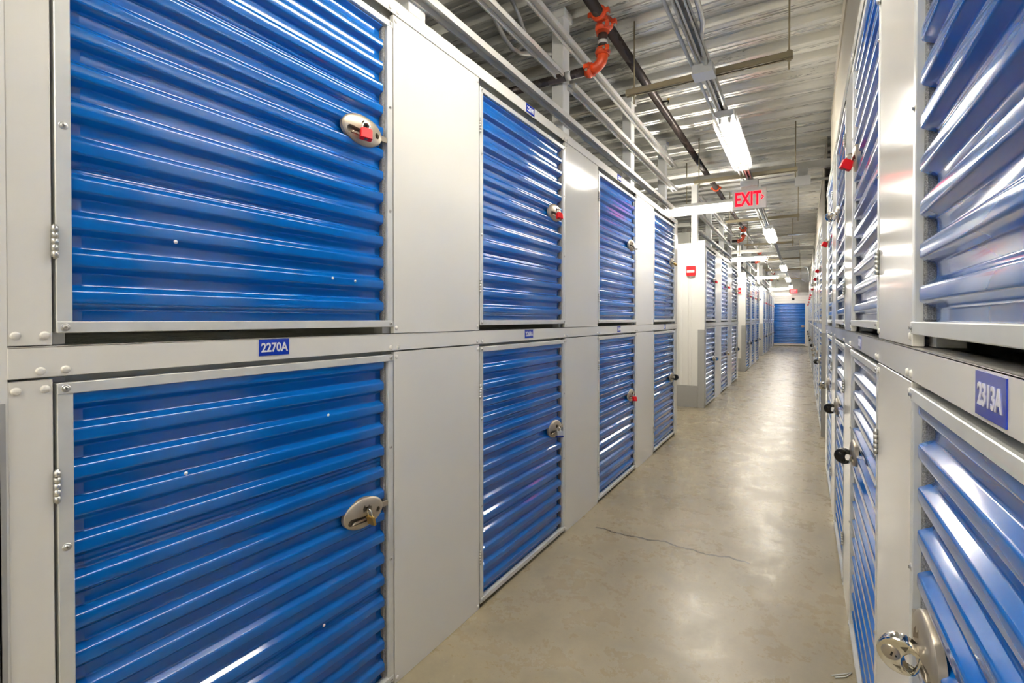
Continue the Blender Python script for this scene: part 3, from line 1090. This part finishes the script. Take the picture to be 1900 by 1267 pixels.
# ------------------------------------------------------------------ hanging strut trapezes
def trapeze(y, x0, x1, z, label, rods=None):
    o = empty('strut_hanger', label, 'strut hanger', ((x0 + x1) / 2, y, z))
    L = (x1 - x0) / 2
    b = MB()
    b.box(-L, L, -.0205, -.0185, -.041, 0)
    b.box(-L, L, .0185, .0205, -.041, 0)
    b.box(-L, L, -.0205, .0205, -.002, 0)
    b.box(-L, L, -.0205, -.010, -.041, -.039)
    b.box(-L, L, .010, .0205, -.041, -.039)
    b.build('strut_bar', M['olive'], o)
    for xx in (rods or (-L + .06, L - .02)):
        rb = MB().tube([(xx, 0, -.11), (xx, 0, Z_DECK - z + .02)], .0058, 8)
        rb.box(xx - .012, xx + .012, -.012, .012, -.052, -.042)
        rb.box(xx - .012, xx + .012, -.012, .012, .001, .010)
        rb.build('threaded_rod', M['olive'], o)
for k, (y, x0, x1, z) in enumerate(((3.62, -1.15, -.07, 3.10), (6.35, -1.17, -.07, 3.09), (9.2, -1.17, -.07, 3.09), (12.3, -1.17, -.2, 3.09), (15.6, -1.17, -.1, 3.09), (19.0, -1.17, -.1, 3.09), (23.4, -1.17, -.1, 3.09))):
    trapeze(y, x0, x1, z, 'tan steel strut hung on rods across the aisle, %s from the camera' % ORD[k])

# long strut rail and conduits along the aisle centre line
XC = -.548
def rail_part(y0, y1, label):
    o = MB()
    o.box(XC - .026, XC - .023, y0, y1, 3.015, 3.058)
    o.box(XC + .023, XC + .026, y0, y1, 3.015, 3.058)
    o.box(XC - .026, XC + .026, y0, y1, 3.055, 3.058)
    o.box(XC - .026, XC - .011, y0, y1, 3.015, 3.018)
    o.box(XC + .011, XC + .026, y0, y1, 3.015, 3.018)
    y = y0 + .05
    while y < y1:
        o.box(XC - .008, XC + .008, y, y + .02, 3.040, 3.053)
        y += .11
    tag(o.build('strut_rail', M['conduit']), label, 'strut rail')
rail_part(-1.6, 29.3, 'slotted steel strut rail carrying the ceiling lights down the aisle')
def pipe_thing(name, pts, r, m, label, cat, n=10):
    return tag(MB().tube(pts, r, n).build(name, M[m]), label, cat)
pipe_thing('conduit', [(-.645, -1.6, 3.075), (-.645, 13, 3.075)], .0115, 'conduit', 'outer thin gray conduit running beside the strut rail', 'conduit')
pipe_thing('conduit', [(-.605, -1.6, 3.075), (-.605, 13, 3.075)], .0105, 'conduit', 'inner thin gray conduit tight beside the strut rail', 'conduit')
pipe_thing('conduit', [(-.485, -1.6, 3.045), (-.485, 2.75, 3.045), (-.49, 2.9, 3.045), (-.535, 3.1, 3.04), (-.54, 3.22, 3.03), (-.54, 3.30, 3.03)], .0140, 'conduit', 'fat gray conduit bending into the square junction box', 'conduit')
jb = empty('junction_box', 'square galvanised junction box where the fat conduit ends', 'junction box', (-.56, 3.36, 2.964))
MB().box(-.062, .062, -.06, .06, -.008, .048, .002).build('box_body', M['galv'], jb)
MB().box(-.066, .066, -.064, .064, -.012, -.008, .001).build('cover', M['light_white'], jb)
MB().tube([(.02, -.13, .045), (.02, -.055, .045)], .018, 12).build('connector', M['steel'], jb)

# ------------------------------------------------------------------ light fixtures
def fixture_proto(L):
    hb = MB()
    hb.box(-.066, .066, -L / 2, L / 2, .045, .085, .003)
    hb.prism([(-.066, .0), (.066, .0), (.045, -.014), (-.045, -.014)], Matrix(((1, 0, 0, 0), (0, 0, 1, -L / 2), (0, 1, 0, .045), (0, 0, 0, 1))), L)
    housing = hb.mesh('housing', M['light_white'])
    tubes = {t: [MB().tube([(x, -L / 2 + .045, .008), (x, L / 2 - .045, .008)], .0150, 6, False).mesh('lamp_tube', M[t]) for x in (-.034, .034)] for t in ('tube', 'tube_dim', 'tube_boost')}
    sock = []
    for x in (-.034, .034):
        for y in (-L / 2 + .03, L / 2 - .03):
            sock.append(MB().box(x - .011, x + .011, y - .014, y + .014, -.008, .034, .003).mesh('socket', M['light_white']))
    wb = MB()
    n = int(L / .055)
    for k in range(n + 1):
        y = -L / 2 + .01 + (L - .02) * k / n
        wb.tube([(-.085, y, .05), (-.085, y, -.015), (-.058, y, -.048), (.058, y, -.048), (.085, y, -.015), (.085, y, .05)], .0013, 4)
    for x, z in ((-.085, -.015), (-.058, -.048), (0, -.048), (.058, -.048), (.085, -.015), (-.085, .03), (.085, .03)):
        wb.tube([(x, -L / 2 + .01, z), (x, L / 2 - .01, z)], .0013, 4)
    guard = wb.mesh('wire_guard', M['wire'])
    return housing, tubes, sock, guard
FIX = fixture_proto(1.30)
def fixture(loc, rz, label, t_='tube'):
    o = empty('strip_light', label, 'ceiling light', loc, (0, 0, rz))
    link('housing', FIX[0], o)
    for t in FIX[1][t_]:
        link('lamp_tube', t, o)
    for sk in FIX[2]:
        link('socket', sk, o)
    link('wire_guard', FIX[3], o)
    return o
ZF = 2.93
fixture((XC + .01, -2.3, ZF), 0, 'unseen caged strip light added behind the camera to brighten the lower walls', 'tube_boost')  # unseen lamp added to lift light on the near lower walls
for k, y in enumerate((1.57, 4.78, 10.25, 17.0, 22.0, 27.0)):
    fixture((XC + .01, y, ZF), 0, 'caged strip light running along the aisle, %s from the camera' % ORD[k], 'tube_dim' if k == 0 else 'tube')
for k, (x, y) in enumerate(((-1.42, -.65), (-1.42, 7.2), (-1.42, 13.75), (-1.42, 20.2), (-1.25, 28.2))):
    fixture((x, y, ZF - .02), PI / 2, 'strip light set across the mouth of a cross aisle, %s from the camera' % ORD[k], 'tube_boost')
    MB().tube([(x, y, ZF + .06), (x, y, Z_DECK)], .006, 6).build('trim_%d' % (950 + k), M['olive'], kind='structure')

# ------------------------------------------------------------------ EXIT signs
def exit_sign(x, y, z, w_, h_, label, near=True):
    o = empty('exit_sign', label, 'exit sign', (x, y, z))
    MB().box(-w_ / 2, w_ / 2, -.022, .022, -h_ / 2, h_ / 2, .004).build('housing', M['exit_box'] if near else M['exit_glow'], o)
    MB().box(-w_ * .24, w_ * .24, -.022, .03, h_ / 2, h_ / 2 + .028, .003).build('canopy', M['exit_box'], o)
    if near:
        MB().box(-.095, .095, -.05, .05, h_ / 2 + .028, 3.016 - z, .003).build('mounting_box', M['galv'], o)
    if not near:
        MB().tube([(-.07, 0, h_ / 2), (-.07, 0, 3.02 - z)], .008, 8).build('stem', M['galv'], o)
    me = text_mesh('EXIT', h_ * .66, .006 if near else .001, .62)
    me.materials.clear()
    me.materials.append(M['exit_red'] if near else M['plate_white'])
    link('lettering', me, o, loc=(-.012 if near else 0, -.0228, .004), rot=(PI / 2, 0, 0))
    if near:
        b = MB()
        for sg in (1, -1):
            b.tube([(.1235, -.0228, .010 + sg * .026), (.149, -.0228, .010)], .0055, 4)
        b.build('arrow', M['exit_red'], o)
    return o
exit_sign(-.556, 6.39, 2.80, .362, .234, 'lit EXIT sign with red letters and arrow hanging in the aisle')
exit_sign(-.47, 29.2, 2.83, .34, .20, 'small glowing red exit sign hung before the far end wall', False)

# ------------------------------------------------------------------ sprinkler main, drops and fittings
XS = -1.165
pipe_thing('sprinkler_main', [(XS, -1.6, 3.40), (XS, 29.4, 3.40)], .036, 'pipe', 'dark steel sprinkler pipe running the length of the ceiling', 'pipe', 14)
def elbow_pts(y, z0, z1, x0, r=.075):
    pts = [(x0, y, z0), (x0, y, z1 + r)]
    for k in range(1, 7):
        a = PI / 2 * k / 6
        pts.append((x0 - r + r * math.cos(a), y, z1 + r - r * math.sin(a)))
    return pts
def coupling(b, c, axis, r=.046, w_=.046):
    c = Vector(c)
    a = Vector(axis).normalized()
    b.tube([c - a * w_ / 2, c + a * w_ / 2], r, 16)
    b.tube([c - a * w_ / 2 * .6, c - a * .004, c + a * .004, c + a * w_ / 2 * .6], [r, r + .006, r + .006, r], 16)
    u = Vector((0, 0, 1)).cross(a)
    if u.length < .1:
        u = Vector((1, -1, 0))
    u.normalize()
    for sg in (1, -1):
        q = c + u * sg * (r + .012)
        v = a.cross(u)
        m_ = Matrix((( *u, 0), (*v, 0), (*a, 0), (0, 0, 0, 1))).transposed()
        m_.translation = q
        b2 = bmesh.new()
        bmesh.ops.create_cube(b2, size=1, matrix=Matrix.Diagonal((.030, .030, w_ * .8, 1)))
        bmesh.ops.bevel(b2, geom=b2.edges[:], offset=.004, segments=1, affect='EDGES')
        b.add(b2, m_)
    return u
def bolts_for(b, c, axis, r=.046):
    a = Vector(axis).normalized()
    u = Vector((0, 0, 1)).cross(a)
    if u.length < .1:
        u = Vector((1, -1, 0))
    u.normalize()
    v = a.cross(u)
    for sg in (1, -1):
        q = Vector(c) + u * sg * (r + .015)
        m2 = MB()
        m2.tube([q - v * .030, q - v * .024, q - v * .0239, q - v * .016, q - v * .0159, q + v * .0159, q + v * .016, q + v * .024, q + v * .0241, q + v * .030],
                [.0055, .0055, .010, .010, .0055, .0055, .010, .010, .0055, .0055], 6, smooth=False)
        m2.build('coupling_bolt', M['steel'], b)
for k, (y, zz, m_) in enumerate(((3.17, 3.085, 'orange'), (12.0, 3.135, 'orange'), (16.6, 3.12, 'orange'), (24.5, 3.12, 'orange'))):
    t = empty('sprinkler_drop', 'orange pipe tee and elbow dropping from the sprinkler pipe, %s from the camera' % ORD[k], 'pipe fitting', (0, 0, 0))
    b = MB()
    coupling(b, (XS, y - .085, 3.40), (0, 1, 0))
    coupling(b, (XS, y + .055, 3.40), (0, 1, 0))
    b.tube([(XS, y - .085, 3.40), (XS, y + .055, 3.40)], .042, 16)
    b.tube([(XS, y - .01, 3.40), (XS, y - .01, 3.345)], .040, 16)
    coupling(b, (XS, y - .01, 3.338), (0, 0, 1))
    b.build('tee', M[m_], t)
    e = MB()
    coupling(e, (XS, y - .01, zz + .096), (0, 0, 1))
    e.tube(elbow_pts(y - .01, zz + .10, zz, XS), .036, 16)
    coupling(e, (XS - .095, y - .01, zz), (1, 0, 0))
    e.build('elbow', M[m_], t)
    MB().tube([(XS, y - .01, 3.30), (XS, y - .01, zz + .12)], .031, 14).build('nipple', M['pipe'], t)
    MB().tube([(XS, y - .01, zz + .148), (XS, y - .01, zz + .172)], .0318, 14).build('paint_band', M['pipe_white'], t)
    MB().tube([(XS - .09, y - .01, zz), (-5.2, y - .01, zz)], .030, 14).build('branch_pipe', M['pipe'], t)
    MB().tube([(XS - .225, y - .01, zz), (XS - .265, y - .01, zz)], .0308, 14).build('paint_band', M['pipe_white'], t)
    for cc, ax in (((XS, y - .085, 3.40), (0, 1, 0)), ((XS, y + .055, 3.40), (0, 1, 0)), ((XS, y - .01, 3.338), (0, 0, 1)), ((XS, y - .01, zz + .096), (0, 0, 1)), ((XS - .095, y - .01, zz), (1, 0, 0))):
        bolts_for(t, cc, ax)
cpl = MB()
coupling(cpl, (XS, 8.1, 3.40), (0, 1, 0))
tag(cpl.build('pipe_coupling', M['orange']), 'lone orange coupling clamped on the dark sprinkler pipe', 'pipe fitting')
sh = empty('fire_sprinkler', 'small brass sprinkler head beside the dark ceiling pipe', 'sprinkler', (XS + .09, 4.62, 3.36))
MB().tube([(-.075, 0, .035), (0, 0, .03), (0, 0, 0)], .010, 8).build('fitting', M['black'], sh)
MB().lathe([(0, .01), (.006, .01), (.008, .03), (.006, .045), (.018, .048), (0, .05)], T(0, 0, 0), 12).build('head', M['brass'], sh)

# ------------------------------------------------------------------ cross conduits near the exit signs
b = MB().box(-4.5, XR + .3, 6.72, 6.80, 3.16, 3.24, .002)
tag(b.build('cross_beam', M['galv_dark']), 'flat galvanised beam crossing the ceiling just beyond the exit sign', 'beam')
pipe_thing('conduit', [(-.45, 6.62, 2.99), (.55, 6.62, 2.99)], .016, 'conduit', 'gray conduit crossing beside the exit sign into a small box', 'conduit')
jb2 = empty('junction_box', 'small gray junction box on the conduit beyond the exit sign', 'junction box', (-.02, 6.60, 2.985))
MB().box(-.075, .075, -.035, .035, -.05, .05, .003).box(-.05, .05, .02, .18, .045, .05).box(-.05, .05, .10, .105, .045, .18).build('box_body', M['galv'], jb2)
MB().box(-.078, .078, -.039, -.035, -.053, .053, .001).build('cover', M['light_white'], jb2)
pipe_thing('conduit', [(-.30, 11.5, 3.10), (.20, 11.5, 3.10)], .020, 'conduit', 'pale conduit stub crossing beyond the second aisle light', 'conduit')
b = MB().box(-4.5, XR + .3, 14.0, 14.08, 3.1, 3.18, .002)
tag(b.build('cross_beam', M['galv_dark']), 'flat galvanised beam crossing above the second cross aisle', 'beam')
pipe_thing('conduit', [(-.7, 18.2, 3.05), (.0, 18.2, 3.05), (.08, 18.2, 3.03), (.12, 18.2, 2.9), (.12, 18.2, 2.6)], .02, 'conduit', 'white conduit bending down onto the lockers near the aisle end', 'conduit')
# bent cable conduit above the near left lockers
pts = [(-1.66, 2.30, 3.60), (-1.64, 2.38, 3.42), (-1.62, 2.467, 3.27), (-1.62, 2.576, 3.19), (-1.62, 2.66, 3.15), (-1.62, 2.739, 3.133), (-1.62, 2.845, 3.15), (-1.63, 2.995, 3.22), (-1.64, 3.175, 3.31), (-1.66, 3.4, 3.42)]
pipe_thing('flexible_conduit', pts, .015, 'conduit', 'curved thin conduit behind the channels above the near lockers', 'conduit')
pts = [(-1.60, 2.45, 3.60), (-1.60, 2.60, 3.43), (-1.60, 2.72, 3.41), (-1.60, 2.80, 3.36), (-1.60, 2.86, 3.30), (-1.64, 2.92, 3.24), (-1.9, 3.0, 3.2)]
pipe_thing('flexible_conduit', pts, .013, 'conduit', 'second curved conduit dropping beside the first orange tee', 'conduit')
# duct on the right near the end of the aisle
d = MB()
poly = [(-.35, 3.26), (.25, 3.30), (.25, 2.98), (.05, 2.98)]
d.prism(poly, Matrix(((1, 0, 0, 0), (0, 0, 1, 24.0), (0, 1, 0, 0), (0, 0, 0, 1))), .6)
tag(d.build('air_duct', M['light_white']), 'white tapered sheet-metal duct near the far end of the ceiling', 'duct')

# ------------------------------------------------------------------ fire alarm devices on block ends
def alarm(x, y, z, label):
    o = empty('fire_alarm', label, 'fire alarm', (x, y, z))
    MB().box(-.068, .068, -.036, 0, -.05, .085, .006, 2).prism([(-.068, -.05), (.068, -.05), (.055, -.07), (-.055, -.07)], Matrix(((1, 0, 0, 0), (0, 0, 1, -.034), (0, 1, 0, 0), (0, 0, 0, 1))), .032).build('alarm_body', M['red'], o)
    MB().box(-.058, .058, -.046, -.034, -.022, .020, .006, 2).build('strobe_lens', M['plastic_clear'], o)
    MB().prism([(-.04, -.07), (.04, -.07), (.0, -.095)], Matrix(((1, 0, 0, 0), (0, 0, 1, -.022), (0, 1, 0, 0), (0, 0, 0, 1))), .02).build('back_box', M['galv'], o)
alarm(-1.546, 8.198, 2.155, 'red fire alarm strobe on the white end wall of the second left block')
alarm(-1.52, 14.498, 2.155, 'red fire alarm strobe on the white end wall of the third left block')

# ------------------------------------------------------------------ litter on the floor
lt = MB()
lt.tube([(0, 0, .003), (.008, .05, .003), (.012, .09, .003)], .003, 6)
lt.tube([(.012, .003, .003), (.022, .05, .003), (.012, .09, .003)], .0025, 6)
o = lt.build('zip_tie', M['plastic_clear'])
o.location = (.100, 2.292, 0)
o.rotation_euler = (0, 0, -.74)
tag(o, 'small pale plastic strip lying on the concrete near the right lockers', 'litter')
